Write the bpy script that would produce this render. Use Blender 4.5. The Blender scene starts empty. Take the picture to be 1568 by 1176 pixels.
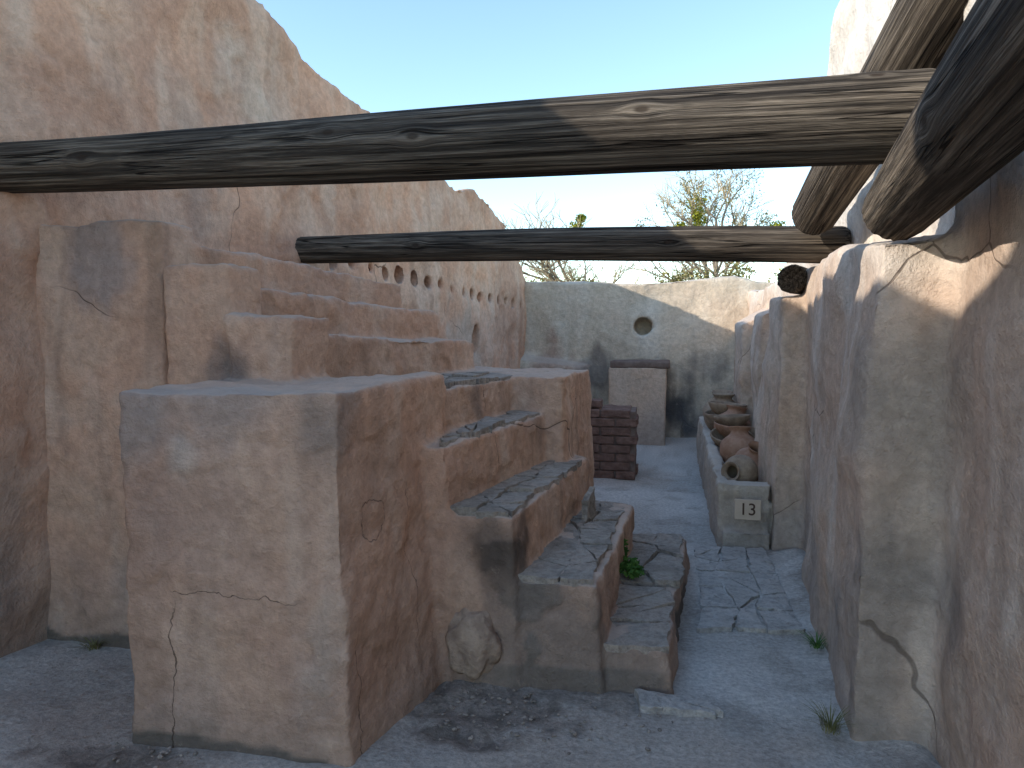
import bpy, bmesh, math, random
from mathutils import Vector, Matrix, noise
random.seed(7)
S=bpy.context.scene
S.view_settings.view_transform='Standard'
S.view_settings.look='None'
S.view_settings.exposure=0
col=S.collection

class NT:
    def __init__(s,name):
        s.m=bpy.data.materials.new(name); s.m.use_nodes=True
        s.t=s.m.node_tree; s.t.nodes.clear()
        s.out=s.t.nodes.new('ShaderNodeOutputMaterial')
        s.b=s.t.nodes.new('ShaderNodeBsdfPrincipled')
        s.t.links.new(s.b.outputs[0],s.out.inputs[0])
        s.b.inputs['Roughness'].default_value=0.95
        s.b.inputs['Specular IOR Level'].default_value=0.15
        tc=s.t.nodes.new('ShaderNodeTexCoord'); s.co=tc.outputs['Object']
    def put(s,inp,v):
        if v is None: return
        if hasattr(v,'is_output'): s.t.links.new(v,inp)
        else: inp.default_value=v
    def math(s,op,a,b=None,c=None,clamp=False):
        n=s.t.nodes.new('ShaderNodeMath'); n.operation=op; n.use_clamp=clamp
        s.put(n.inputs[0],a); s.put(n.inputs[1],b); s.put(n.inputs[2],c); return n.outputs[0]
    def vmath(s,op,a,b=None,scale=None):
        n=s.t.nodes.new('ShaderNodeVectorMath'); n.operation=op
        s.put(n.inputs[0],a); s.put(n.inputs[1],b)
        if scale is not None: s.put(n.inputs['Scale'],scale)
        return n.outputs['Value'] if op in('DISTANCE','LENGTH','DOT_PRODUCT') else n.outputs[0]
    def map(s,v,scale=(1,1,1),loc=(0,0,0)):
        n=s.t.nodes.new('ShaderNodeMapping'); s.put(n.inputs[0],v)
        n.inputs['Scale'].default_value=scale; n.inputs['Location'].default_value=loc; return n.outputs[0]
    def noise(s,v,scale,detail=4,rough=.55,dist=0,color=False):
        n=s.t.nodes.new('ShaderNodeTexNoise'); s.put(n.inputs['Vector'],v)
        n.inputs['Scale'].default_value=scale; n.inputs['Detail'].default_value=detail
        n.inputs['Roughness'].default_value=rough; n.inputs['Distortion'].default_value=dist
        return n.outputs['Color' if color else 'Fac']
    def voro(s,v,scale,feature='DISTANCE_TO_EDGE'):
        n=s.t.nodes.new('ShaderNodeTexVoronoi'); n.feature=feature; s.put(n.inputs['Vector'],v)
        n.inputs['Scale'].default_value=scale; return n.outputs['Distance']
    def attr(s,name,fac=False):
        n=s.t.nodes.new('ShaderNodeAttribute'); n.attribute_name=name; return n.outputs['Fac' if fac else 'Color']
    def rng(s,v,a,b,c=0.,d=1.):
        n=s.t.nodes.new('ShaderNodeMapRange'); n.interpolation_type='SMOOTHSTEP'
        s.put(n.inputs[0],v); n.inputs[1].default_value=a; n.inputs[2].default_value=b
        n.inputs[3].default_value=c; n.inputs[4].default_value=d; return n.outputs[0]
    def mix(s,f,a,b,mode='MIX'):
        n=s.t.nodes.new('ShaderNodeMix'); n.data_type='RGBA'; n.blend_type=mode
        s.put(n.inputs[0],f)
        for i,v in((6,a),(7,b)):
            if isinstance(v,tuple) and len(v)==3: v=v+(1,)
            s.put(n.inputs[i],v)
        return n.outputs[2]
    def gray(s,v):
        n=s.t.nodes.new('ShaderNodeCombineColor')
        for i in range(3): s.put(n.inputs[i],v)
        return n.outputs[0]
    def sep(s,v):
        n=s.t.nodes.new('ShaderNodeSeparateXYZ'); s.put(n.inputs[0],v); return n.outputs
    def normalz(s):
        n=s.t.nodes.new('ShaderNodeNewGeometry'); return s.sep(n.outputs['Normal'])[2]
    def bump(s,h,strength,dist,prev=None):
        n=s.t.nodes.new('ShaderNodeBump'); s.put(n.inputs['Height'],h)
        n.inputs['Strength'].default_value=strength; n.inputs['Distance'].default_value=dist
        if prev is not None: s.t.links.new(prev,n.inputs['Normal'])
        return n.outputs[0]
    def fin(s,c,nrm=None):
        s.put(s.b.inputs['Base Color'],c)
        if nrm is not None: s.put(s.b.inputs['Normal'],nrm)
        return s.m

# plaster: large-scale tone is stored per vertex (see tone()), fine detail here
def plaster(name,crack=1.0,rings=(),lines=()):
    t=NT(name); co=t.co
    c=t.attr('tone'); msk=t.attr('crackmask',True)
    fn=t.noise(co,18,5,.72)
    c=t.mix(1.0,c,t.gray(t.rng(fn,.25,.75,.82,1.15)),'MULTIPLY')
    c=t.mix(t.rng(fn,.62,.70,0,.18),c,(.62,.50,.40))
    c=t.mix(t.rng(t.normalz(),.6,.92,0,.5),c,(.54,.46,.39))
    wn=t.noise(co,1.7,3,.5,color=True)
    wob=t.vmath('SCALE',t.vmath('SUBTRACT',wn,(.5,.5,.5)),scale=.42)
    v=t.voro(t.vmath('ADD',co,wob),.62)
    cm=t.math('MULTIPLY',t.rng(v,.0030,.0010),msk)
    cm=t.math('MULTIPLY',cm,crack)
    if rings or lines:
        w9=t.vmath('SCALE',t.vmath('SUBTRACT',t.noise(co,6,4,.6,color=True),(.5,.5,.5)),scale=.10)
        cw=t.vmath('ADD',co,w9)
        for(px,py,pz,r,sx,sy,sz)in rings:
            d=t.math('ABSOLUTE',t.math('SUBTRACT',t.vmath('LENGTH',t.vmath('MULTIPLY',t.vmath('SUBTRACT',cw,(px,py,pz)),(sx,sy,sz))),r))
            cm=t.math('MAXIMUM',cm,t.math('MULTIPLY',t.rng(d,.0035,.001,0,.8),t.rng(fn,.40,.5)))
        # individual settlement cracks: (axis, centre, half-length direction axis, lo, hi, other axis, lo, hi)
        xyz=t.sep(cw)
        for(a,c0,b,lo,hi,e,lo2,hi2,wd)in lines:
            d=t.math('ABSOLUTE',t.math('SUBTRACT',xyz[a],c0))
            m=t.math('MULTIPLY',t.rng(xyz[b],lo,lo+.03),t.rng(xyz[b],hi,hi-.12))
            m=t.math('MULTIPLY',m,t.math('MULTIPLY',t.rng(xyz[e],lo2,lo2+.02),t.rng(xyz[e],hi2,hi2-.02)))
            cm=t.math('MAXIMUM',cm,t.math('MULTIPLY',t.rng(d,wd,wd*.4),m))
    c=t.mix(t.math('MULTIPLY',cm,.75),c,(.08,.055,.04))
    h=t.math('MULTIPLY',fn,.022)
    h=t.math('ADD',h,t.math('MULTIPLY',t.noise(co,75,3,.65),.006))
    h=t.math('SUBTRACT',h,t.math('MULTIPLY',cm,.006))
    return t.fin(c,t.bump(h,.8,1.0))

def fr(p,o=4): return noise.fractal(p,1.0,2.0,o)
def ss(x,a,b):
    t=(x-a)/(b-a); t=0 if t<0 else 1 if t>1 else t
    return t*t*(3-2*t)
def mixc(a,b,f): return (a[0]+(b[0]-a[0])*f,a[1]+(b[1]-a[1])*f,a[2]+(b[2]-a[2])*f)
def store(me,out,cmv):
    me.color_attributes.new('tone','FLOAT_COLOR','POINT')
    me.attributes.new('crackmask','FLOAT','POINT')
    me.attributes['tone'].data.foreach_set('color',out)
    me.attributes['crackmask'].data.foreach_set('value',cmv)
    me.update()
def tone(o,A,B,C,pale,dark,stains_tints=(),paleAmt=.5,base=0,hi=None,seed=0,basecol=(.29,.24,.21),flake=.007,warm=(1.05,.955,.865),streak=.45):
    me=o.data
    out=[];cmv=[];mv=[]
    sd=Vector((seed,seed*2,0))
    for v in me.vertices:
        p=v.co; x,y,z=p
        if y<0: out+=[A[0],A[1],A[2],1]; cmv.append(0); continue
        big=fr(p*.8+sd,4); mid=fr(p*2.2+sd+Vector((4,7,2)),4)
        s1=fr(Vector((x*4,y*4,z*.6))+sd,4); s2=fr(Vector((x*6,y*6,z*.7+9))+sd,4)
        c=mixc(A,B,ss(big,-.4,.4)); c=mixc(c,C,ss(mid,-.05,.5)*.7)
        c=mixc(c,pale,ss(s1,.0,.7)*paleAmt); c=mixc(c,dark,ss(s2,.1,.7)*streak)
        c=mixc(c,pale,ss(mid,-.12,-.6)*.35)
        c=tuple(a*b for a,b in zip(c,warm))
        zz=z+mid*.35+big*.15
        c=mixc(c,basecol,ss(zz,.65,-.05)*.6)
        if hi: c=mixc(c,hi,ss(zz,1.75,2.2))  # paler higher up: sunlit overexposure put into the colour
        for(px,py,pz,r,cc,amt)in stains_tints:
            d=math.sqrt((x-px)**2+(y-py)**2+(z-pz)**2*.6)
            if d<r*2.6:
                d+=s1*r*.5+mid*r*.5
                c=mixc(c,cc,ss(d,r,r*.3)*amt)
        f1=ss(big+mid*.5,.20,.225)
        if flake and z>.1:
            mv.append((v,v.normal*(-flake*f1)))
            c=mixc(c,mixc(c,B,.5),f1*.6)
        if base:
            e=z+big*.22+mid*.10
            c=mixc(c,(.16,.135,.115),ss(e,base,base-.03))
        out+=[max(0,c[0]),max(0,c[1]),max(0,c[2]),1]
        cmv.append(ss(fr(p*.8+sd+Vector((9,1,5)),2),.12,.25))
    for v,d in mv: v.co+=d
    store(me,out,cmv)

def wood(name,knots,dark=(.024,.020,.016),light=(.285,.235,.18)):
    t=NT(name); co=t.co; p=co; kmask=None
    for k in knots:
        dv=t.vmath('SUBTRACT',co,k)
        dd=t.vmath('LENGTH',t.vmath('MULTIPLY',dv,(1,1,.5)))
        g=t.rng(dd,.0,.065,.8,0)
        p=t.vmath('SUBTRACT',p,t.vmath('SCALE',dv,scale=g))
        m=t.rng(dd,.020,.008)
        kmask=m if kmask is None else t.math('MAXIMUM',kmask,m)
    sc=t.map(p,(38,38,.75))
    g1=t.noise(sc,1,5,.72,.12)
    g2=t.noise(t.map(p,(130,130,2.6),(3,3,3)),1,3,.6)
    g3=t.noise(t.map(p,(17,17,.35),(7,1,3)),1,2,.5)
    cr=t.math('MULTIPLY',t.rng(t.math('ABSOLUTE',t.math('SUBTRACT',g3,.5)),.013,.002),t.rng(t.noise(co,1.6,1),.40,.52))
    c=t.mix(t.rng(g1,.38,.64),dark,light)
    c=t.mix(t.rng(g2,.38,.62,.65,0),c,(.05,.04,.032))
    c=t.mix(t.rng(t.noise(co,2.4,3,.6),.40,.68,0,.5),c,(.085,.068,.054))
    c=t.mix(t.math('MULTIPLY',cr,.9),c,(.012,.009,.007))
    if kmask is not None: c=t.mix(t.math('MULTIPLY',kmask,.8),c,(.035,.024,.017))
    h=t.math('ADD',t.math('MULTIPLY',g1,.030),t.math('MULTIPLY',g2,.008))
    h=t.math('SUBTRACT',h,t.math('MULTIPLY',cr,.025))
    return t.fin(c,t.bump(h,.9,1.0))

def mesh_obj(name,verts,faces,mat=None,smooth=False,parent=None):
    me=bpy.data.meshes.new(name); me.from_pydata(verts,[],faces); me.update()
    o=bpy.data.objects.new(name,me); col.objects.link(o)
    if mat: me.materials.append(mat)
    if smooth:
        for p in me.polygons: p.use_smooth=True
    if parent: o.parent=parent
    return o
def prism(V,F,top,zt,bot=None,zb=-.15):
    n=len(top); b=len(V); bot=bot or top
    if not isinstance(zt,(list,tuple)): zt=[zt]*n
    for p in bot: V.append((p[0],p[1],zb))
    for p,z in zip(top,zt): V.append((p[0],p[1],z))
    F.append([b+i for i in range(n)][::-1]); F.append([b+n+i for i in range(n)])
    for i in range(n):
        j=(i+1)%n; F.append([b+i,b+j,b+n+j,b+n+i])
def fixn(o):
    bm=bmesh.new(); bm.from_mesh(o.data); bmesh.ops.recalc_face_normals(bm,faces=bm.faces); bm.to_mesh(o.data); bm.free()
def tex(name,scale,depth=3):
    x=bpy.data.textures.new(name,'CLOUDS'); x.noise_scale=scale; x.noise_depth=depth; return x
T_BIG=tex('lump',.75,1); T_MID=tex('lumpmid',.22,2); T_FINE=tex('lumpfine',.06,2)
def soften(o,vox=.025,sm=4,big=.07,mid=.022,fine=.006,cut=None):
    if cut:
        m=o.modifiers.new('cut','BOOLEAN'); m.operation='DIFFERENCE'; m.object=cut; m.solver='EXACT'
    m=o.modifiers.new('vox','REMESH'); m.mode='VOXEL'; m.voxel_size=vox; m.use_smooth_shade=True
    m=o.modifiers.new('sm','SMOOTH'); m.iterations=sm; m.factor=.5
    for nm,tx,s in(('b',T_BIG,big),('m',T_MID,mid),('f',T_FINE,fine)):
        if s:
            m=o.modifiers.new(nm,'DISPLACE'); m.texture=tx; m.strength=s; m.mid_level=.5; m.texture_coords='LOCAL'
def bake(o,cut=None):
    dg=bpy.context.evaluated_depsgraph_get(); dg.update()
    me=bpy.data.meshes.new_from_object(o.evaluated_get(dg),depsgraph=dg)
    mats=list(o.data.materials)
    o.modifiers.clear(); o.data=me
    if not me.materials:
        for m in mats: me.materials.append(m)
    for p in me.polygons: p.use_smooth=True
    if cut is not None:
        m=cut.data; bpy.data.objects.remove(cut,do_unlink=True); bpy.data.meshes.remove(m)
def cutter(cyls,boxes=()):
    V=[];F=[]
    for(c,ax,r,h)in cyls:
        ax=Vector(ax).normalized(); q=ax.to_track_quat('Z','Y'); b=len(V); n=20
        for k in(-h,h):
            for i in range(n):
                a=2*math.pi*i/n; V.append(tuple(Vector(c)+q@Vector((r*math.cos(a),r*math.sin(a),k))))
        F.append([b+i for i in range(n)][::-1]); F.append([b+n+i for i in range(n)])
        for i in range(n):
            j=(i+1)%n; F.append([b+i,b+j,b+n+j,b+n+i])
    for(c,s)in boxes:
        x,y,z=c; a,d,e=s
        prism(V,F,[(x-a,y-d),(x+a,y-d),(x+a,y+d),(x-a,y+d)],z+e,zb=z-e)
    o=mesh_obj('cut',V,F); fixn(o); return o

M_left=plaster('plaster_left',1)
M_stair=plaster('plaster_stair',1,rings=((-1.05,2.68,.85,.085,.3,1,1.1),),
    lines=((0,-1.80,2,-.1,.60,1,2.2,2.6,.0032),(2,.60,0,-1.82,-1.25,1,2.2,2.55,.0018),(1,2.50,2,-.1,.50,0,-1.3,-.8,.0032),
           (1,2.95,2,.25,1.0,0,-1.3,-.85,.0018),(1,3.70,2,.85,1.10,0,-1.0,-.6,.003),(1,4.05,2,1.1,1.32,0,-1.1,-.7,.003)))
M_right=plaster('plaster_right',.8)
M_back=plaster('plaster_back',.6)

def stone_mat(name,a,b,c3):
    t=NT(name); co=t.co
    n=t.noise(co,3.2,4,.6); c=t.mix(t.rng(n,.35,.65),a,b)
    c=t.mix(t.rng(n,.52,.6,0,.45),c,c3)
    f=t.noise(co,24,5,.72); c=t.mix(1.0,c,t.gray(t.rng(f,.25,.75,.62,1.2)),'MULTIPLY')
    c=t.mix(t.rng(f,.57,.67,0,.4),c,(.17,.14,.12))
    return t.fin(c,t.bump(t.math('ADD',t.math('MULTIPLY',f,.04),t.math('MULTIPLY',n,.05)),.9,1.0))
M_stone=stone_mat('tread_stone',(.35,.295,.245),(.52,.45,.385),(.44,.335,.265))
M_path=stone_mat('path_flagstone',(.50,.46,.42),(.62,.58,.54),(.50,.43,.37))
def ground_mat():
    t=NT('packed_earth'); co=t.co
    c=t.attr('tone'); rub=t.attr('crackmask',True)
    f=t.noise(co,42,5,.75); c=t.mix(1.0,c,t.gray(t.rng(f,.25,.75,.68,1.22)),'MULTIPLY')
    c=t.mix(t.rng(f,.60,.67,0,.35),c,(.62,.57,.51))
    g=t.noise(co,9,4,.65)
    c=t.mix(t.math('MULTIPLY',rub,t.rng(g,.53,.42,0,.5)),c,(.10,.085,.072))
    h=t.math('ADD',t.math('MULTIPLY',f,.012),t.math('MULTIPLY',g,.03))
    return t.fin(c,t.bump(h,.85,1.0))
M_ground=ground_mat()
def simple(name,c1,c2,scale=8,rough=.9,bd=.004):
    t=NT(name); n=t.noise(t.co,scale,5,.65); c=t.mix(t.rng(n,.35,.65),c1,c2)
    t.b.inputs['Roughness'].default_value=rough
    return t.fin(c,t.bump(n,.6,bd) if bd else None)
M_pot=simple('terracotta',(.30,.16,.10),(.42,.25,.17),9,.8,.006)
M_potd=simple('old_clay',(.24,.17,.12),(.38,.28,.20),9,.85,.006)
M_brick=simple('adobe_brick_clay',(.15,.088,.068),(.23,.14,.11),14,.95,.03)
M_mortar=simple('mud_mortar',(.16,.11,.088),(.22,.16,.13),12,.95,.02)
M_sign=simple('painted_board',(.56,.43,.33),(.50,.39,.29),9,.7,.001)
M_dig=simple('digit_paint',(.07,.04,.03),(.10,.06,.04),20,.7,0)
M_rock=simple('embedded_rock',(.30,.215,.165),(.46,.34,.26),12,.95,.05)
M_gravel=simple('gravel_stone',(.20,.17,.145),(.42,.36,.31),18,.95,.01)
M_bark=simple('bark',(.20,.165,.13),(.30,.25,.19),5,.95,0)
M_twig=simple('twig',(.34,.27,.17),(.44,.36,.23),5,.95,0)
M_leafg=simple('weed_leaf',(.05,.12,.025),(.10,.2,.04),20,.6,0)
M_mist=simple('mistletoe_leaf',(.20,.23,.02),(.32,.31,.04),6,.7,0)
M_shrub=simple('shrub_leaf',(.18,.16,.045),(.30,.26,.10),3,.8,0)
M_dry=simple('dry_grass',(.13,.13,.05),(.24,.22,.10),12,.8,0)

# ground
def axis(lo,hi,step,far):
    a=[]; v=lo
    while v<=hi+1e-6: a.append(v); v+=step
    s=step; l=[lo]; r=[hi]
    while l[-1]>-far: s*=1.35; l.append(l[-1]-s)
    s=step
    while r[-1]<far: s*=1.35; r.append(r[-1]+s)
    return l[1:][::-1]+a+r[1:]
xs=axis(-3.4,1.2,.03,900); ys=axis(1.6,8,.035,900)
V=[];F=[];tc=[];rb=[]
for y in ys:
    for x in xs:
        near=max(0,1-max(0,math.hypot(x,y-5)-9)/6)
        P=Vector((x,y,0)); n1=fr(P*1.1,4); n2=fr(P*4+Vector((3,3,3)),5)
        h=(noise.noise(Vector((x*1.1,y*1.1,0)))*.022+noise.noise(Vector((x*5,y*5,3)))*.010)*near
        d=math.hypot((x+.72)*1.35,(y-2.93)*2.1)+n2*.35
        rr=ss(d,.60,.38)
        d2=math.hypot((x+1.95)*1.5,(y-2.3)*3.2)+n2*.3
        r2=ss(d2,.5,.35); d3=abs(y-3.1)*4+max(0,x-.0)*2+n2*.4 if x>-1 else 9
        rr=max(rr,r2,ss(d3,.5,.3)*.6)
        h+=(noise.noise(Vector((x*11,y*11,7)))*.03-.008)*rr
        h+=.05*max(0,1-abs(x-.95)/.22)*near*(1 if y<5.4 else 0)
        c=mixc((.45,.415,.375),(.56,.52,.475),ss(n1,-.3,.3)); c=mixc(c,(.32,.285,.25),ss(n2,.05,.5)*.55)
        c=mixc(c,(.48,.375,.30),ss(fr(P*.7+Vector((8,8,0)),3),.1,.4)*.4)
        c=mixc(c,(.51,.42,.345),ss(math.hypot(x+.1,(y-2.6)*1.3)+n2*.3,.8,.3)*.6)
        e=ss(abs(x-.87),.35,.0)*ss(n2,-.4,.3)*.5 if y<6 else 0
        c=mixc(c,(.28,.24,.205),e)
        c=mixc(c,(.27,.225,.19),rr*.8)
        if near<1: c=mixc((.30,.24,.17),c,near)
        tc+=[c[0],c[1],c[2],1]; rb.append(rr)
        V.append((x,y,h))
nx=len(xs)
for j in range(len(ys)-1):
    for i in range(nx-1):
        a=j*nx+i; F.append((a,a+1,a+nx+1,a+nx))
g=mesh_obj('ground',V,F,M_ground,True); store(g.data,tc,rb)

# left wall
def wall_strip(V,F,pts,off):
    n=len(pts); b=len(V)
    for(x,y,z)in pts: V.append((x,y,-.15))
    for(x,y,z)in pts: V.append((x,y,z))
    for(x,y,z)in pts: V.append((x+off[0],y+off[1],-.15))
    for(x,y,z)in pts: V.append((x+off[0],y+off[1],z))
    for i in range(n-1):
        F+= [(b+i,b+i+1,b+n+i+1,b+n+i),(b+2*n+i,b+3*n+i,b+3*n+i+1,b+2*n+i+1),
             (b+n+i,b+n+i+1,b+3*n+i+1,b+3*n+i),(b+i,b+2*n+i,b+2*n+i+1,b+i+1)]
    F+=[(b,b+n,b+3*n,b+2*n),(b+n-1,b+3*n-1,b+4*n-1,b+2*n-1)]
def lx(y): return -3.05+.141*(y-3)
prof=[(-4,5.2),(-1.2,5.0),(-.7,4.55),(-.3,4.2),(.1,4.02),(.6,3.94),(1.0,3.95),(1.5,3.97),(2.4,3.9),(3.4,3.82),(4.2,3.92),(4.82,3.84),(5.46,3.63),(6.0,3.53),(6.55,3.5),(7.4,3.34),(8.3,3.17),(8.8,3.22),(9.23,3.2),(9.6,3.1),(9.95,2.95),(10.3,2.72),(10.6,2.45),(10.85,2.28),(11.4,2.25)]
prof=[(y,z+.02) for y,z in prof]
V=[];F=[]
wall_strip(V,F,[(lx(y),y,z) for y,z in prof],(-.75,0))
lw=mesh_obj('adobe_wall',V,F,M_left); fixn(lw)
cy=[]
for k in range(17):
    y=5.8+k*(10.55-5.8)/16+random.uniform(-.03,.03); z=2.14-(y-6.0)*.052+random.uniform(-.02,.02)
    cy.append(((lx(y)-.1,y,z),(1,-.14,0),.066+random.uniform(-.008,.006),.38))
cut=cutter(cy,boxes=[((lx(8.9)-.05,8.9,1.45),(.3,.06,.17))])
soften(lw,.026,3,.17,.045,.009,cut)
bake(lw,cut)
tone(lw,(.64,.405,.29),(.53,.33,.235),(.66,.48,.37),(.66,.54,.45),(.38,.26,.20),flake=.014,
   stains_tints=((-3.0,3.2,.1,.8,(.30,.25,.215),.7),(-2.95,4.2,2.6,.3,(.40,.29,.225),.7),(-2.9,5.0,3.2,.5,(.64,.51,.40),.6),(-2.95,3.9,3.5,.5,(.46,.27,.19),.5),(-2.3,8.6,1.2,.7,(.54,.45,.36),.6)))

# back wall
V=[];F=[]
bp=[(-2.6,10.85,2.3),(-1.95,10.8,2.28),(-1.5,10.8,2.25),(-.9,10.8,2.24),(-.4,10.8,2.2),(0,10.8,2.24),(.5,10.8,2.27),(1.0,10.8,2.28),(1.3,10.8,2.22),(1.9,10.8,2.2),(2.6,10.8,2.2)]
wall_strip(V,F,bp,(0,.55))
prism(V,F,[(-2.3,10.55),(-1.1,10.62),(-.9,10.9),(-2.4,10.9)],[1.15,1.0,1.1,1.3],bot=[(-2.3,10.4),(-1.0,10.5),(-.9,10.9),(-2.4,10.9)])
bw=mesh_obj('adobe_wall',V,F,M_back); fixn(bw)
cut=cutter([((-.24,10.8,1.6),(0,1,0),.135,.35)])
soften(bw,.03,3,.09,.035,.008,cut); bake(bw,cut)
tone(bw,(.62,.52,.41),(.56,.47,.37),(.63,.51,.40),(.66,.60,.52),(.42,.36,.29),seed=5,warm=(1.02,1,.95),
   stains_tints=((.35,10.7,.45,.6,(.085,.085,.09),.92),(-.9,10.6,.95,.35,(.17,.14,.12),.8),(-1.5,10.6,1.0,.4,(.42,.28,.21),.8),(.7,10.7,1.0,.4,(.25,.22,.19),.7),(.8,10.7,.5,.45,(.17,.155,.145),.8)))
pe=bpy.data.objects.new('adobe_pier',None); col.objects.link(pe)
V=[];F=[]
prism(V,F,[(-.68,10.12),(.1,10.12),(.1,10.75),(-.68,10.75)],1.04,bot=[(-.66,10.08),(.08,10.08),(.1,10.75),(-.7,10.75)])
o=mesh_obj('shaft',V,F,M_back,parent=pe); fixn(o); soften(o,.02,3,.03,.012,.004); bake(o)
tone(o,(.60,.47,.38),(.55,.43,.34),(.58,.44,.34),(.62,.52,.44),(.47,.36,.29),seed=2)
V=[];F=[]
prism(V,F,[(-.66,10.14),(.14,10.14),(.14,10.76),(-.66,10.76)],1.13,zb=1.03)
o=mesh_obj('cap',V,F,M_mortar,parent=pe); fixn(o); soften(o,.02,2,.02,.012,.004); bake(o)
for i in range(9):
    x=random.uniform(.25,.9); 
    blob_args=None
# right wall
V=[];F=[]
rp=[(2.7,3.95),(3.6,3.95),(4.6,4.0),(5.2,3.98),(5.64,3.86),(5.95,3.7),(6.2,3.45),(6.5,3.1),(6.9,2.75),(7.3,2.5),(7.8,2.25),(8.3,2.1),(9,2.05),(10.9,2.1)]
wall_strip(V,F,[(1.2,y,z) for y,z in rp],(.8,0))
wall_strip(V,F,[(1.02,-4,3.2),(1.0,0,3.2),(.99,1.5,3.2),(1.0,2.5,3.2),(1.03,3.05,3.15)],(.9,0))
prism(V,F,[(.78,2.97),(1.3,2.93),(1.3,4.8),(.95,4.8),(.85,4.0)],[1.93,1.98,2.02,1.98,1.97],bot=[(.73,2.93),(1.3,2.85),(1.3,4.95),(.92,4.9),(.82,4.0)])
prism(V,F,[(1.0,4.7),(1.3,4.7),(1.3,5.6),(1.0,5.6)],2.0)
prism(V,F,[(.84,5.5),(1.3,5.45),(1.3,6.6),(.88,6.5)],[1.80,1.86,1.9,1.84],bot=[(.78,5.42),(1.3,5.4),(1.3,6.8),(.74,6.6)])
prism(V,F,[(.9,7.1),(1.3,7.1),(1.3,7.6),(.9,7.6)],[1.72,1.9,1.9,1.72])
prism(V,F,[(.86,8.4),(1.3,8.4),(1.3,9.1),(.86,9.1)],[1.62,1.85,1.85,1.62])
prism(V,F,[(1.05,6.5),(1.3,6.5),(1.3,10.8),(1.05,10.8)],1.6)
rw=mesh_obj('adobe_wall',V,F,M_right); fixn(rw)
soften(rw,.025,5,.12,.035,.007); bake(rw)
tone(rw,(.58,.465,.375),(.51,.395,.315),(.58,.42,.32),(.67,.60,.53),(.34,.265,.21),hi=(.70,.64,.56),seed=9,warm=(1.03,.98,.93),paleAmt=.6,streak=.6,  # hi whitens the tall wall's upper part in place of sun glare
   stains_tints=((1.0,2.2,.35,.5,(.52,.33,.23),.75),(1.0,1.7,.9,.35,(.52,.34,.25),.55),(.85,2.95,.5,.4,(.27,.225,.19),.8),(.82,5.5,.9,.3,(.54,.37,.26),.6),(.88,2.95,1.3,.4,(.35,.28,.225),.75)))

# staircase
V=[];F=[]
prism(V,F,[(-1.2,3.2),(.06,3.2),(.10,3.95),(.06,4.0),(-.8,4.1)],.18,bot=[(-1.2,3.17),(.10,3.15),(.14,3.95),(.1,4.0),(-.8,4.1)])
prism(V,F,[(-1.2,3.9),(.12,3.95),(.19,4.93),(-.8,4.93)],.20,bot=[(-1.2,3.9),(.15,3.95),(.23,4.97),(-.8,4.95)])
prism(V,F,[(-1.2,3.15),(-.25,3.16),(-.15,4.65),(-1.0,4.75)],.47,bot=[(-1.2,3.13),(-.22,3.13),(-.12,4.68),(-1.0,4.75)])
prism(V,F,[(-1.2,3.13),(-.62,3.13),(-.44,4.72),(-1.2,4.8)],.765,bot=[(-1.2,3.11),(-.59,3.11),(-.41,4.72),(-1.2,4.8)])
prism(V,F,[(-1.3,3.14),(-.93,3.12),(-.67,4.5),(-1.3,4.7)],1.07,bot=[(-1.3,3.14),(-.88,3.08),(-.62,4.5),(-1.3,4.7)])
prism(V,F,[(-3.2,3.3),(-1.10,3.35),(-.86,4.6),(-1.4,5.1),(-3.0,5.1)],1.285)
prism(V,F,[(-1.6,4.55),(-.57,4.42),(-.5,5.45),(-1.6,5.5)],[1.30,1.30,1.29,1.30],bot=[(-1.6,4.5),(-.54,4.36),(-.42,5.5),(-1.6,5.5)])
prism(V,F,[(-3.2,3.3),(-1.66,3.3),(-1.26,5.0),(-3.0,5.1)],[1.56,1.56,1.5,1.52])
prism(V,F,[(-3.2,3.3),(-1.99,3.3),(-1.53,5.02),(-3.0,5.1)],[1.79,1.79,1.69,1.72])
prism(V,F,[(-3.3,3.3),(-2.35,3.3),(-1.80,5.04),(-3.1,5.1)],[2.02,2.02,1.90,1.95])
prism(V,F,[(-1.93,3.05),(-1.61,3.05),(-1.58,3.36),(-1.93,3.36)],1.64,bot=[(-1.94,3.02),(-1.60,3.02),(-1.57,3.38),(-1.94,3.38)])
prism(V,F,[(-2.30,3.11),(-1.97,3.11),(-1.95,3.38),(-2.30,3.38)],1.88,bot=[(-2.31,3.09),(-1.93,3.07),(-1.93,3.40),(-2.31,3.40)])
prism(V,F,[(-3.3,3.19),(-2.36,3.19),(-2.33,3.42),(-3.3,3.42)],2.11,bot=[(-3.3,3.12),(-2.31,3.12),(-2.29,3.44),(-3.3,3.44)])
prism(V,F,[(-1.99,2.43),(-1.12,2.43),(-1.01,3.42),(-1.99,3.42)],[1.35,1.37,1.37,1.36],bot=[(-2.0,2.40),(-1.07,2.40),(-.90,3.2),(-2.0,3.3)])
st=mesh_obj('adobe_staircase',V,F,M_stair); fixn(st)
soften(st,.016,3,.05,.040,.014); bake(st)
dk=(.055,.046,.04)
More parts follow.
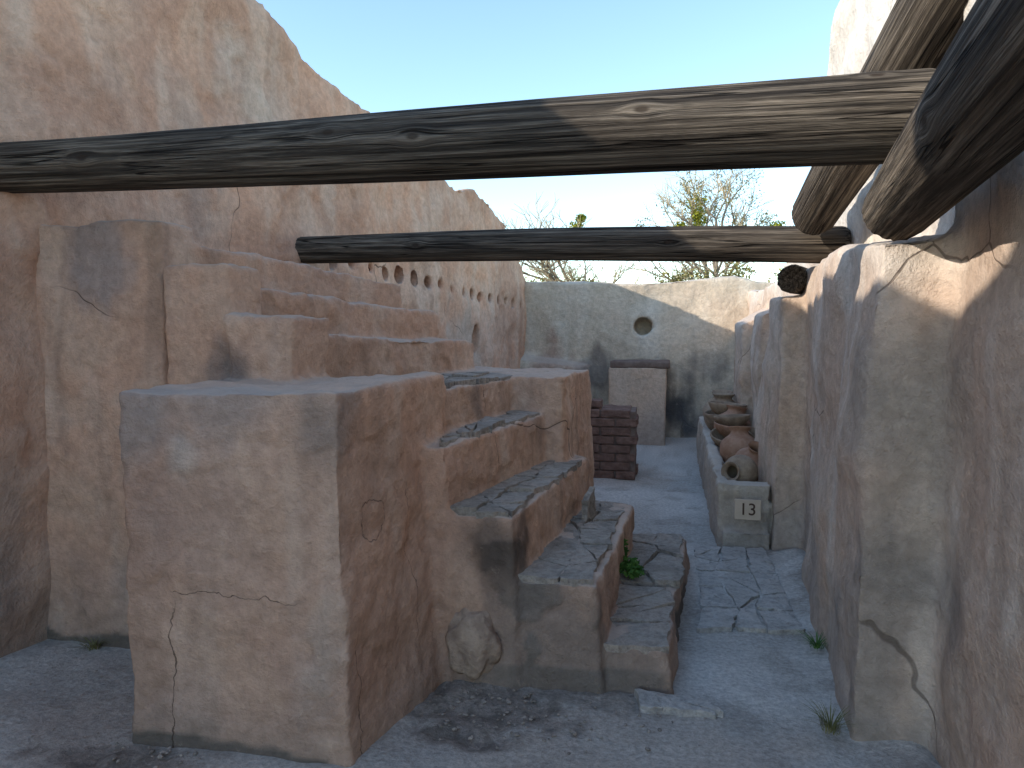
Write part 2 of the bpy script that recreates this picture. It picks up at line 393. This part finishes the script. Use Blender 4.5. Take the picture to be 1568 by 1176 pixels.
tone(st,(.58,.39,.295),(.49,.33,.25),(.56,.41,.32),(.60,.50,.43),(.33,.24,.19),seed=3,base=.05,paleAmt=.45,flake=.008,streak=.6,
   stains_tints=((-.68,3.05,.60,.21,dk,.88),(-.60,3.3,.66,.16,dk,.75),(-.45,3.1,.15,.42,(.19,.155,.13),.88),(-.1,3.1,.05,.38,(.2,.165,.14),.85),(-2.0,2.4,.95,.38,(.40,.255,.19),.75),(-1.6,2.4,.9,.35,(.42,.29,.23),.5),
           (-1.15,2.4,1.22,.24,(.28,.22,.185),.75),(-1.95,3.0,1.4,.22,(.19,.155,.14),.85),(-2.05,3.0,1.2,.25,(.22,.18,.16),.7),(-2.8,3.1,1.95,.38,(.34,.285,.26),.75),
           (-1.55,2.38,1.3,.3,(.34,.275,.24),.75),(-2.0,2.38,1.3,.22,(.33,.265,.23),.75),(-1.72,2.4,1.1,.1,(.6,.5,.42),.5),(-1.05,2.75,.4,.4,(.58,.34,.225),.6),(-1.05,3.0,.9,.3,(.53,.31,.21),.5),(-.6,4.45,1.2,.22,(.58,.37,.25),.7),(-.95,3.9,1.2,.12,(.17,.13,.105),.75),(-.7,4.3,.95,.15,(.25,.19,.15),.6)))  # orange spots on the block's right face put bounce light into the colour

def flags(name,quad,nx,ny,z,th=.035,gap=.005,jit=.3,parent=None,edge=.02,mat=None):
    p00,p10,p11,p01=[Vector(p) for p in quad]
    def at(u,v): return (p00*(1-u)+p10*u)*(1-v)+(p01*(1-u)+p11*u)*v
    G=[[None]*(nx+1) for _ in range(ny+1)]
    for j in range(ny+1):
        for i in range(nx+1):
            u=i/nx; v=j/ny
            if 0<i<nx: u+=random.uniform(-jit,jit)/nx
            if 0<j<ny: v+=random.uniform(-jit,jit)/ny
            G[j][i]=at(u,v)+Vector((random.uniform(-edge,edge),random.uniform(-edge,edge)))
    V=[];F=[]
    for j in range(ny):
        for i in range(nx):
            c=[G[j][i],G[j][i+1],G[j+1][i+1],G[j+1][i]]
            if random.random()<.45:
                polys=[[c[0],c[1],c[2]],[c[0],c[2],c[3]]] if random.random()<.5 else [[c[0],c[1],c[3]],[c[1],c[2],c[3]]]
            else: polys=[c]
            for pl in polys:
                pts=[]; m=len(pl)
                for k in range(m):
                    a=pl[k]; b=pl[(k+1)%m]
                    for s in(.06,.3,.5,.7,.94):
                        q=a.lerp(b,s); pts.append(q+Vector((random.uniform(-.010,.010),random.uniform(-.010,.010))))
                cen=sum(pts,Vector((0,0)))/len(pts)
                pts=[cen+(q-cen)*(1-gap/max(.03,(q-cen).length)) for q in pts]
                tx=random.uniform(-.06,.06); ty=random.uniform(-.04,.04); dz=random.uniform(-.010,.008)
                zt=[z+dz+(q-cen).x*tx+(q-cen).y*ty for q in pts]
                prism(V,F,[tuple(q) for q in pts],zt,zb=z-th)
    o=mesh_obj(name,V,F,mat or M_stone,parent=parent); fixn(o)
    m=o.modifiers.new('b','BEVEL'); m.width=.012; m.segments=3; m.limit_method='ANGLE'
    return o
flags('treads_1',[(-.26,3.19),(.05,3.19),(.09,3.95),(-.2,3.95)],1,3,.200,parent=st)
flags('treads_1b',[(-.2,3.98),(.12,3.98),(.19,4.95),(-.16,4.95)],2,4,.223,parent=st)
flags('treads_2',[(-.66,3.18),(-.27,3.18),(-.17,4.66),(-.46,4.7)],2,6,.491,parent=st)
flags('treads_3',[(-.97,3.15),(-.65,3.15),(-.46,4.5),(-.7,4.5)],2,7,.785,parent=st)
flags('treads_4',[(-1.0,3.3),(-.96,3.14),(-.69,4.42),(-.9,4.5)],1,7,1.088,parent=st)
flags('treads_5',[(-1.62,3.48),(-1.12,3.48),(-.90,4.5),(-1.3,4.95)],3,6,1.301,parent=st)
flags('path_stone',[(.22,3.9),(.78,3.95),(.76,5.45),(.26,5.4)],3,5,.021,.05,mat=M_path,gap=.010)
flags('path_stone',[(-.05,3.0),(.28,3.03),(.2,3.14),(-.1,3.15)],1,1,.022,.06,mat=M_path)
o=flags('leaning_stone',[(-.1,0),(.1,0),(.06,.16),(-.07,.14)],1,1,0,.03,parent=st); o.location=(-.375,4.2,.50); o.rotation_euler=(math.radians(90),0,math.radians(76))

def blob(name,loc,sc,mat,amp=.25,sub=4,seed=0,parent=None,freq=2.2):
    bm=bmesh.new(); bmesh.ops.create_icosphere(bm,subdivisions=sub,radius=1)
    for v in bm.verts:
        n=noise.noise(v.co*freq+Vector((seed,seed,0)))*amp+noise.noise(v.co*freq*3+Vector((seed,0,5)))*amp*.35
        v.co*=1+n
        v.co=Vector((v.co.x*sc[0]+loc[0],v.co.y*sc[1]+loc[1],v.co.z*sc[2]+loc[2]))
    me=bpy.data.meshes.new(name); bm.to_mesh(me); bm.free(); me.materials.append(mat)
    for p in me.polygons: p.use_smooth=True
    o=bpy.data.objects.new(name,me); col.objects.link(o)
    if parent: o.parent=parent
    return o
blob('embedded_rock',(-.80,3.11,.19),(.115,.055,.165),M_rock,.30,4,3,st,1.5)
bm=bmesh.new()
for i in range(340):
    if i<170: x=random.gauss(-.65,.3); y=random.gauss(2.9,.14); s=random.uniform(.004,.011)
    elif i<200: x=random.gauss(-1.8,.15); y=random.gauss(2.33,.05); s=random.uniform(.004,.011)
    elif i<280: x=random.choice([random.uniform(-.9,.1),random.uniform(.6,.8)]); y=random.uniform(2.5,5); s=random.uniform(.002,.006)
    else: x=random.uniform(-3,-2.1); y=random.uniform(2.3,3.1); s=random.uniform(.002,.007)
    if -2.05<x<-.95 and y>2.4: continue
    if y>3.1 and x<.25: continue
    m=Matrix.Translation((x,y,s*.2))@Matrix.Rotation(random.random()*6,4,'Z')@Matrix.Diagonal((s*random.uniform(.7,1.5),s,s*.6,1))
    r=bmesh.ops.create_icosphere(bm,subdivisions=1,radius=1)
    for v in r['verts']:
        v.co*=random.uniform(.75,1.15); v.co=m@v.co
me=bpy.data.meshes.new('gravel'); bm.to_mesh(me); bm.free(); me.materials.append(M_gravel)
col.objects.link(bpy.data.objects.new('gravel',me))

# logs
def log(name,p0,p1,r0,r1,knots=(),segs=72,seed=0,bend=.02,light=(.285,.235,.18)):
    p0=Vector(p0);p1=Vector(p1);L=(p1-p0).length;n=int(L/.02)
    def rad(a,z):
        t=z/L; r=r0+(r1-r0)*t
        dx,dy=math.cos(a),math.sin(a)
        r*=1+.06*noise.noise(Vector((dx*.8,dy*.8,z*.7+seed)))
        r+=.006*noise.noise(Vector((dx*5,dy*5,z*.9+seed)))+.006*noise.noise(Vector((dx*14,dy*14,z*.9+seed)))
        for(kz,ka)in knots:
            da=math.atan2(math.sin(a-ka),math.cos(a-ka))*r; d=math.hypot(da,(z-kz)*.7)
            r+=.009*math.exp(-(d/.045)**2)-.008*math.exp(-(d/.016)**2)
        return r
    def off(z): return Vector((bend*math.sin(z*1.3+seed),bend*math.cos(z*.9+seed*2),0))
    V=[];F=[]
    for k in range(n+1):
        z=L*k/n
        e=min(k,n-k); er=1-.12*max(0,1-e/2.)**2
        for i in range(segs):
            a=2*math.pi*i/segs; r=rad(a,z)*er; c=off(z)
            V.append((c.x+r*math.cos(a),c.y+r*math.sin(a),z))
    for k in range(n):
        for i in range(segs):
            j=(i+1)%segs; F.append((k*segs+i,k*segs+j,(k+1)*segs+j,(k+1)*segs+i))
    for k,rev in((0,True),(n,False)):
        base=k*segs; rings=[[base+i for i in range(segs)]]
        for f in(.7,.35):
            b=len(V); z=L*k/n
            for i in range(segs):
                a=2*math.pi*i/segs; r=rad(a,z)*f*.88; c=off(z)
                V.append((c.x+r*math.cos(a),c.y+r*math.sin(a),z+(.012*noise.noise(Vector((math.cos(a)*3*f,math.sin(a)*3*f,seed+k))))))
            rings.append([b+i for i in range(segs)])
        for A,B in zip(rings,rings[1:]):
            for i in range(segs):
                j=(i+1)%segs; q=(A[i],A[j],B[j],B[i]); F.append(q[::-1] if rev else q)
        F.append(rings[-1][::-1] if rev else rings[-1])
    kp=[]
    for(kz,ka)in knots:
        r=rad(ka,kz); c=off(kz); kp.append((c.x+r*math.cos(ka),c.y+r*math.sin(ka),kz))
    m=wood('wood_'+str(seed),kp,light=light)
    o=mesh_obj(name,V,F,m,True)
    q=(p1-p0).to_track_quat('Z','Y'); o.rotation_mode='QUATERNION'; o.rotation_quaternion=q; o.location=p0
    return o
def kang(p0,p1,d):
    q=(Vector(p1)-Vector(p0)).to_track_quat('Z','Y').inverted()@Vector(d); return math.atan2(q.y,q.x)
b1a,b1b=(-3.4,3.05,2.365),(.98,3.03,2.36)
f=kang(b1a,b1b,(0,-1,0)); up=kang(b1a,b1b,(0,-.6,.8)); um=kang(b1a,b1b,(0,-.95,.3))
log('wooden_beam',b1a,b1b,.112,.165,[(.85,f),(2.05,um),(2.42,f),(3.32,um),(4.15,up)],seed=1,bend=.012)
b2a,b2b=(-2.95,5.33,2.20),(1.2,5.25,2.13)
f=kang(b2a,b2b,(0,-1,0))
log('wooden_beam',b2a,b2b,.098,.125,[(1.2,f),(3.0,f)],seed=2,bend=.02)
a0,a1=(.89,3.15,2.04),(.48,-.6,2.3)
f=kang(a0,a1,(-1,0,-.3))
log('wooden_beam',a0,a1,.125,.17,[(1.2,f)],seed=3,bend=.01)
log('wooden_beam',(.95,5.05,2.3),(1.06,2.9,2.93),.14,.16,[(1.2,2)],seed=4,bend=.01)
log('wooden_beam',(.89,5.45,1.93),(1.25,6.6,1.95),.1,.1,[],seed=5,bend=.0)

# bench with pots
V=[];F=[]
prism(V,F,[(.43,5.52),(.53,5.52),(.60,9.6),(.5,9.6)],[.46,.45,.46,.46],bot=[(.42,5.5),(.57,5.5),(.62,9.6),(.48,9.6)])
prism(V,F,[(.45,5.54),(1.1,5.54),(1.1,9.6),(.52,9.6)],.32)
prism(V,F,[(.43,5.51),(.8,5.51),(.8,5.66),(.43,5.66)],.46)
prism(V,F,[(.46,5.44),(.8,5.44),(.8,5.6),(.46,5.6)],.13)
bn=mesh_obj('adobe_bench',V,F,M_back); fixn(bn); soften(bn,.02,3,.06,.04,.010); bake(bn)
tone(bn,(.56,.48,.41),(.48,.40,.335),(.50,.39,.31),(.66,.62,.57),(.30,.25,.21),seed=12,basecol=(.29,.245,.215),warm=(1,1,.96))
def pot(name,loc,prof,tilt,rz,mat,segs=40,s=1):
    V=[];F=[]
    for(r,z)in prof:
        for i in range(segs):
            a=2*math.pi*i/segs; V.append((r*math.cos(a)*s,r*math.sin(a)*s,z*s))
    for k in range(len(prof)-1):
        for i in range(segs):
            j=(i+1)%segs; F.append((k*segs+i,k*segs+j,(k+1)*segs+j,(k+1)*segs+i))
    F.append(list(range(segs))[::-1]); k=(len(prof)-1)*segs; F.append([k+i for i in range(segs)])
    o=mesh_obj(name,V,F,mat,True); o.location=loc; o.rotation_euler=(tilt,0,rz); return o
def smoothprof(p,n=4):
    out=[]
    for i in range(len(p)-1):
        p0=p[max(0,i-1)];p1=p[i];p2=p[i+1];p3=p[min(len(p)-1,i+2)]
        for s in range(n):
            t=s/n
            f=lambda a,b,c,d:.5*((2*b)+(-a+c)*t+(2*a-5*b+4*c-d)*t*t+(-a+3*b-3*c+d)*t**3)
            out.append((max(.001,f(p0[0],p1[0],p2[0],p3[0])),f(p0[1],p1[1],p2[1],p3[1])))
    out.append(p[-1]); return out
jar=smoothprof([(.06,0),(.12,.05),(.17,.15),(.155,.25),(.09,.31),(.075,.34),(.10,.375),(.09,.377),(.062,.34),(.08,.28),(.13,.2),(.1,.08),(.02,.03)])
bowl=smoothprof([(.06,0),(.12,.03),(.17,.09),(.185,.13),(.172,.132),(.15,.09),(.09,.045),(.02,.035)])
R=math.radians
pot('clay_pot',(.71,6.05,.45),jar,R(82),R(-35),M_potd,s=.78)
pot('clay_pot',(.72,6.38,.335),jar,R(28),R(30),M_pot,s=.85)
pot('clay_pot',(.71,6.76,.33),jar,R(-14),0,M_pot,s=1.0)
pot('clay_pot',(.70,7.15,.33),jar,R(35),R(60),M_potd,s=.95)
pot('clay_bowl',(.71,7.5,.40),bowl,R(14),0,M_potd,s=1.15)
pot('clay_bowl',(.72,7.55,.50),bowl,R(6),1,M_pot,s=1.05)
pot('clay_bowl',(.72,7.58,.59),bowl,R(-5),1,M_potd,s=.95)
pot('clay_pot',(.72,7.95,.36),jar,R(12),2,M_pot,s=1.1)
pot('clay_bowl',(.72,8.3,.52),bowl,R(-6),2,M_potd,s=1.2)
pot('clay_bowl',(.72,8.3,.62),bowl,R(5),2,M_potd,s=1.1)
pot('clay_pot',(.72,8.7,.36),jar,0,0,M_potd,s=1.25)
pot('clay_pot',(.73,9.1,.36),jar,.1,0,M_potd,s=1.25)

sg=bpy.data.objects.new('number_sign',None); col.objects.link(sg); sg.location=(.63,5.405,.30); sg.rotation_euler=(R(-6),0,R(-2))
V=[];F=[]
prism(V,F,[(-.09,-.012),(.09,-.012),(.09,.012),(-.09,.012)],.072,zb=-.072)
o=mesh_obj('board',V,F,M_sign,parent=sg); fixn(o); m=o.modifiers.new('b','BEVEL'); m.width=.004; m.segments=2
cu=bpy.data.curves.new('digits','FONT'); cu.body='13'; cu.size=.12; cu.align_x='CENTER'; cu.align_y='CENTER'; cu.extrude=.0015; cu.offset=.0006
d=bpy.data.objects.new('digits',cu); col.objects.link(d); d.parent=sg; d.location=(0,-.0145,0); d.rotation_euler=(math.pi/2,0,0); cu.materials.append(M_dig)

# adobe brick stack
pr=bpy.data.objects.new('adobe_brick_wall',None); col.objects.link(pr)
bm=bmesh.new(); rows=8; hgt=.092
for r in range(rows):
    z=.0+r*hgt; xoff=0 if r%2 else -.16
    for yy in(7.72,7.98):
        x=-1.55+xoff
        while x<-.28:
            w=.31; x1=min(x+w,-.22+random.uniform(-.02,.015))
            cx=(x+x1)/2
            m=Matrix.Translation((cx+random.uniform(-.006,.006),yy+.12+random.uniform(-.012,.012),z+hgt/2))@Matrix.Rotation(random.uniform(-.03,.03),4,'Z')@Matrix.Diagonal((x1-x-.008,.25,hgt-.010,1))
            g=bmesh.ops.create_cube(bm,size=1)
            bmesh.ops.transform(bm,matrix=m,verts=g['verts'])
            x+=w+.008
for(cx,r)in((-.75,8),(-.95,8)):
    g=bmesh.ops.create_cube(bm,size=1); bmesh.ops.transform(bm,matrix=Matrix.Translation((cx,7.9,r*hgt+hgt/2))@Matrix.Diagonal((.3 if cx>-.8 else .08,.24,hgt-.016,1)),verts=g['verts'])
me=bpy.data.meshes.new('bricks'); bm.to_mesh(me); bm.free(); me.materials.append(M_brick)
o=bpy.data.objects.new('bricks',me); col.objects.link(o); o.parent=pr
m=o.modifiers.new('b','BEVEL'); m.width=.010; m.segments=2
m=o.modifiers.new('s','SUBSURF'); m.subdivision_type='SIMPLE'; m.levels=2; m.render_levels=2
m=o.modifiers.new('d','DISPLACE'); m.texture=T_FINE; m.strength=.025; m.texture_coords='LOCAL'
V=[];F=[]; prism(V,F,[(-1.6,7.735),(-.237,7.735),(-.237,8.2),(-1.6,8.2)],rows*hgt-.02,zb=-.1)
o=mesh_obj('mortar',V,F,M_mortar,parent=pr); fixn(o)

# plants
def leafcloud(name,cens,n,size,mat,parent=None):
    V=[];F=[]
    for _ in range(n):
        c,r=random.choice(cens); c=Vector(c)
        d=Vector((random.gauss(0,1),random.gauss(0,1),random.gauss(0,1))).normalized()*(random.random()**.5)
        p=c+Vector((d.x*r[0],d.y*r[1],d.z*r[2]))
        s=size*random.uniform(.5,1.3)
        a=Vector((random.gauss(0,1),random.gauss(0,1),random.gauss(0,1))).normalized(); b=a.orthogonal().normalized()
        k=len(V); V+=[tuple(p-a*s),tuple(p+b*s*.45),tuple(p+a*s),tuple(p-b*s*.45)]; F.append((k,k+1,k+2,k+3))
    return mesh_obj(name,V,F,mat,parent=parent)
def tuft(name,c,n,h,spread,mat,w=.003):
    V=[];F=[]
    for _ in range(n):
        a=random.random()*6.283; r=random.random()*spread*.3; hh=h*random.uniform(.5,1.1); lean=random.uniform(.2,1)*spread
        p=Vector(c)+Vector((math.cos(a)*r,math.sin(a)*r,0))
        for s in range(5):
            t=s/4; q=p+Vector((math.cos(a)*lean*t*t,math.sin(a)*lean*t*t,hh*t*(1-.25*t)))
            ww=w*(1-t)+.0004; sd=Vector((-math.sin(a),math.cos(a),0))*ww
            k=len(V); V+=[tuple(q-sd),tuple(q+sd)]
            if s: F.append((k-2,k-1,k+1,k))
    return mesh_obj(name,V,F,mat)
wd=bpy.data.objects.new('weed_plant',None); col.objects.link(wd)
leafcloud('leaves',[((-.17,4.10,.27),(.085,.09,.045)),((-.12,4.02,.26),(.06,.06,.03)),((-.2,4.25,.31),(.04,.05,.07))],480,.02,M_leafg,wd)
tuft('grass_tuft',(.68,2.98,.02),70,.12,.14,M_dry,.002)
tuft('grass_tuft',(.78,3.75,.03),80,.07,.12,M_leafg,.002)
tuft('grass_tuft',(-2.75,3.1,.0),70,.07,.14,M_dry,.002)
tuft('grass_tuft',(.83,2.6,.03),50,.05,.10,M_dry,.002)

def tree(name,base,h,seed,lean=(0,0),depth=6):
    rnd=random.Random(seed); V=[];F=[];TW=[];TF=[]
    def seg(V,F,a,b,ra,rb,n):
        d=(b-a).normalized(); u=d.orthogonal().normalized(); w=d.cross(u); k=len(V)
        for p,r in((a,ra),(b,rb)):
            for i in range(n):
                t=6.2832*i/n; V.append(tuple(p+u*math.cos(t)*r+w*math.sin(t)*r))
        for i in range(n): j=(i+1)%n; F.append((k+i,k+j,k+n+j,k+n+i))
    tips=[]
    def grow(p,d,L,r,lv):
        q=p; n=4
        for s in range(n):
            d=(d+Vector((rnd.gauss(0,.13),rnd.gauss(0,.13),rnd.gauss(0,.09)+.03))).normalized()
            e=q+d*(L/n); ra=r*(1-.4*s/n); rb=r*(1-.4*(s+1)/n)
            if lv>=4: seg(TW,TF,q,e,max(ra,.004),max(rb,.003),3)
            else: seg(V,F,q,e,ra,rb,6)
            q=e
            if lv<depth and s>0 and rnd.random()<.75:
                nd=(d+Vector((rnd.gauss(0,.65),rnd.gauss(0,.65),rnd.gauss(0,.4)))).normalized()
                grow(q,nd,L*rnd.uniform(.5,.75),r*.55,lv+1)
        if lv<depth:
            for _ in range(2):
                nd=(d+Vector((rnd.gauss(0,.5),rnd.gauss(0,.5),rnd.gauss(.1,.35)))).normalized()
                grow(q,nd,L*rnd.uniform(.6,.8),r*.6,lv+1)
        if lv in(3,4): tips.append(q)
    grow(Vector(base),Vector((lean[0],lean[1],1)).normalized(),h*.34,h*.018,0)
    e=bpy.data.objects.new(name,None); col.objects.link(e)
    mesh_obj('limbs',V,F,M_bark,True,e); mesh_obj('twigs',TW,TF,M_twig,False,e)
    return e,tips
e,tp=tree('bare_tree',(2.2,24,0),7.4,11,depth=5)
leafcloud('leaf_clumps',[(tuple(t),(.4,.35,.35)) for t in random.sample(tp,min(60,len(tp)))],5200,.045,M_shrub,e)
leafcloud('mistletoe',[((1.05,23.5,5.3),(.35,.3,.35)),((.55,23.5,4.6),(.2,.2,.2)),((3.4,23.5,4.5),(.25,.2,.3)),((1.1,23.5,4.9),(.25,.3,.3))],1300,.06,M_mist,e)
e,tp=tree('bare_tree',(-.6,25,0),7.0,5,lean=(-.35,0),depth=5)
leafcloud('mistletoe',[((-2.65,24,4.75),(.3,.25,.28)),((-2.55,24,5.05),(.18,.15,.15)),((-2.5,24,4.3),(.12,.1,.12))],900,.06,M_mist,e)
e,tp=tree('bare_tree',(4.6,26,0),7.6,23,depth=5)
leafcloud('leaf_clumps',[(tuple(t),(.35,.3,.3)) for t in random.sample(tp,min(40,len(tp)))],3200,.045,M_shrub,e)
cs=[]
for i in range(54):
    cs.append(((random.uniform(-6,8),random.uniform(20,24),random.uniform(1.0,3.15)),(random.uniform(.5,.9),.5,random.uniform(.3,.55))))
leafcloud('shrubs',cs,18000,.06,M_shrub)

# light
to_sun=Vector((-1,-.6,.53)).normalized()
el=math.asin(to_sun.z); az=math.atan2(to_sun.x,to_sun.y)
sl=bpy.data.lights.new('sun','SUN'); sl.energy=5; sl.angle=math.radians(.5); sl.color=(1,.91,.79)
so=bpy.data.objects.new('sun',sl); col.objects.link(so); so.rotation_mode='QUATERNION'; so.rotation_quaternion=to_sun.to_track_quat('Z','Y')
w=bpy.data.worlds.new('World'); S.world=w; w.use_nodes=True; t=w.node_tree; t.nodes.clear()
sk=t.nodes.new('ShaderNodeTexSky'); sk.sky_type='NISHITA'; sk.sun_disc=False; sk.sun_elevation=el; sk.sun_rotation=az%(2*math.pi)
sk.air_density=1.0; sk.dust_density=.2; sk.ozone_density=1.2
mx=t.nodes.new('ShaderNodeMix'); mx.data_type='RGBA'; mx.blend_type='MULTIPLY'; mx.clamp_result=False; mx.inputs[0].default_value=1; mx.inputs[7].default_value=(2.35,2.5,2.5,1)
bg=t.nodes.new('ShaderNodeBackground'); bg.inputs[1].default_value=.15; ou=t.nodes.new('ShaderNodeOutputWorld')
t.links.new(sk.outputs[0],mx.inputs[6]); t.links.new(mx.outputs[2],bg.inputs[0]); t.links.new(bg.outputs[0],ou.inputs[0])

cd=bpy.data.cameras.new('camera'); cd.lens=25.99; cd.sensor_width=36; cd.clip_start=.05; cd.clip_end=3000
co=bpy.data.objects.new('camera',cd); col.objects.link(co); co.location=(0,0,1.6)
co.rotation_euler=(R(90-4.45),0,R(11.3))
S.camera=co
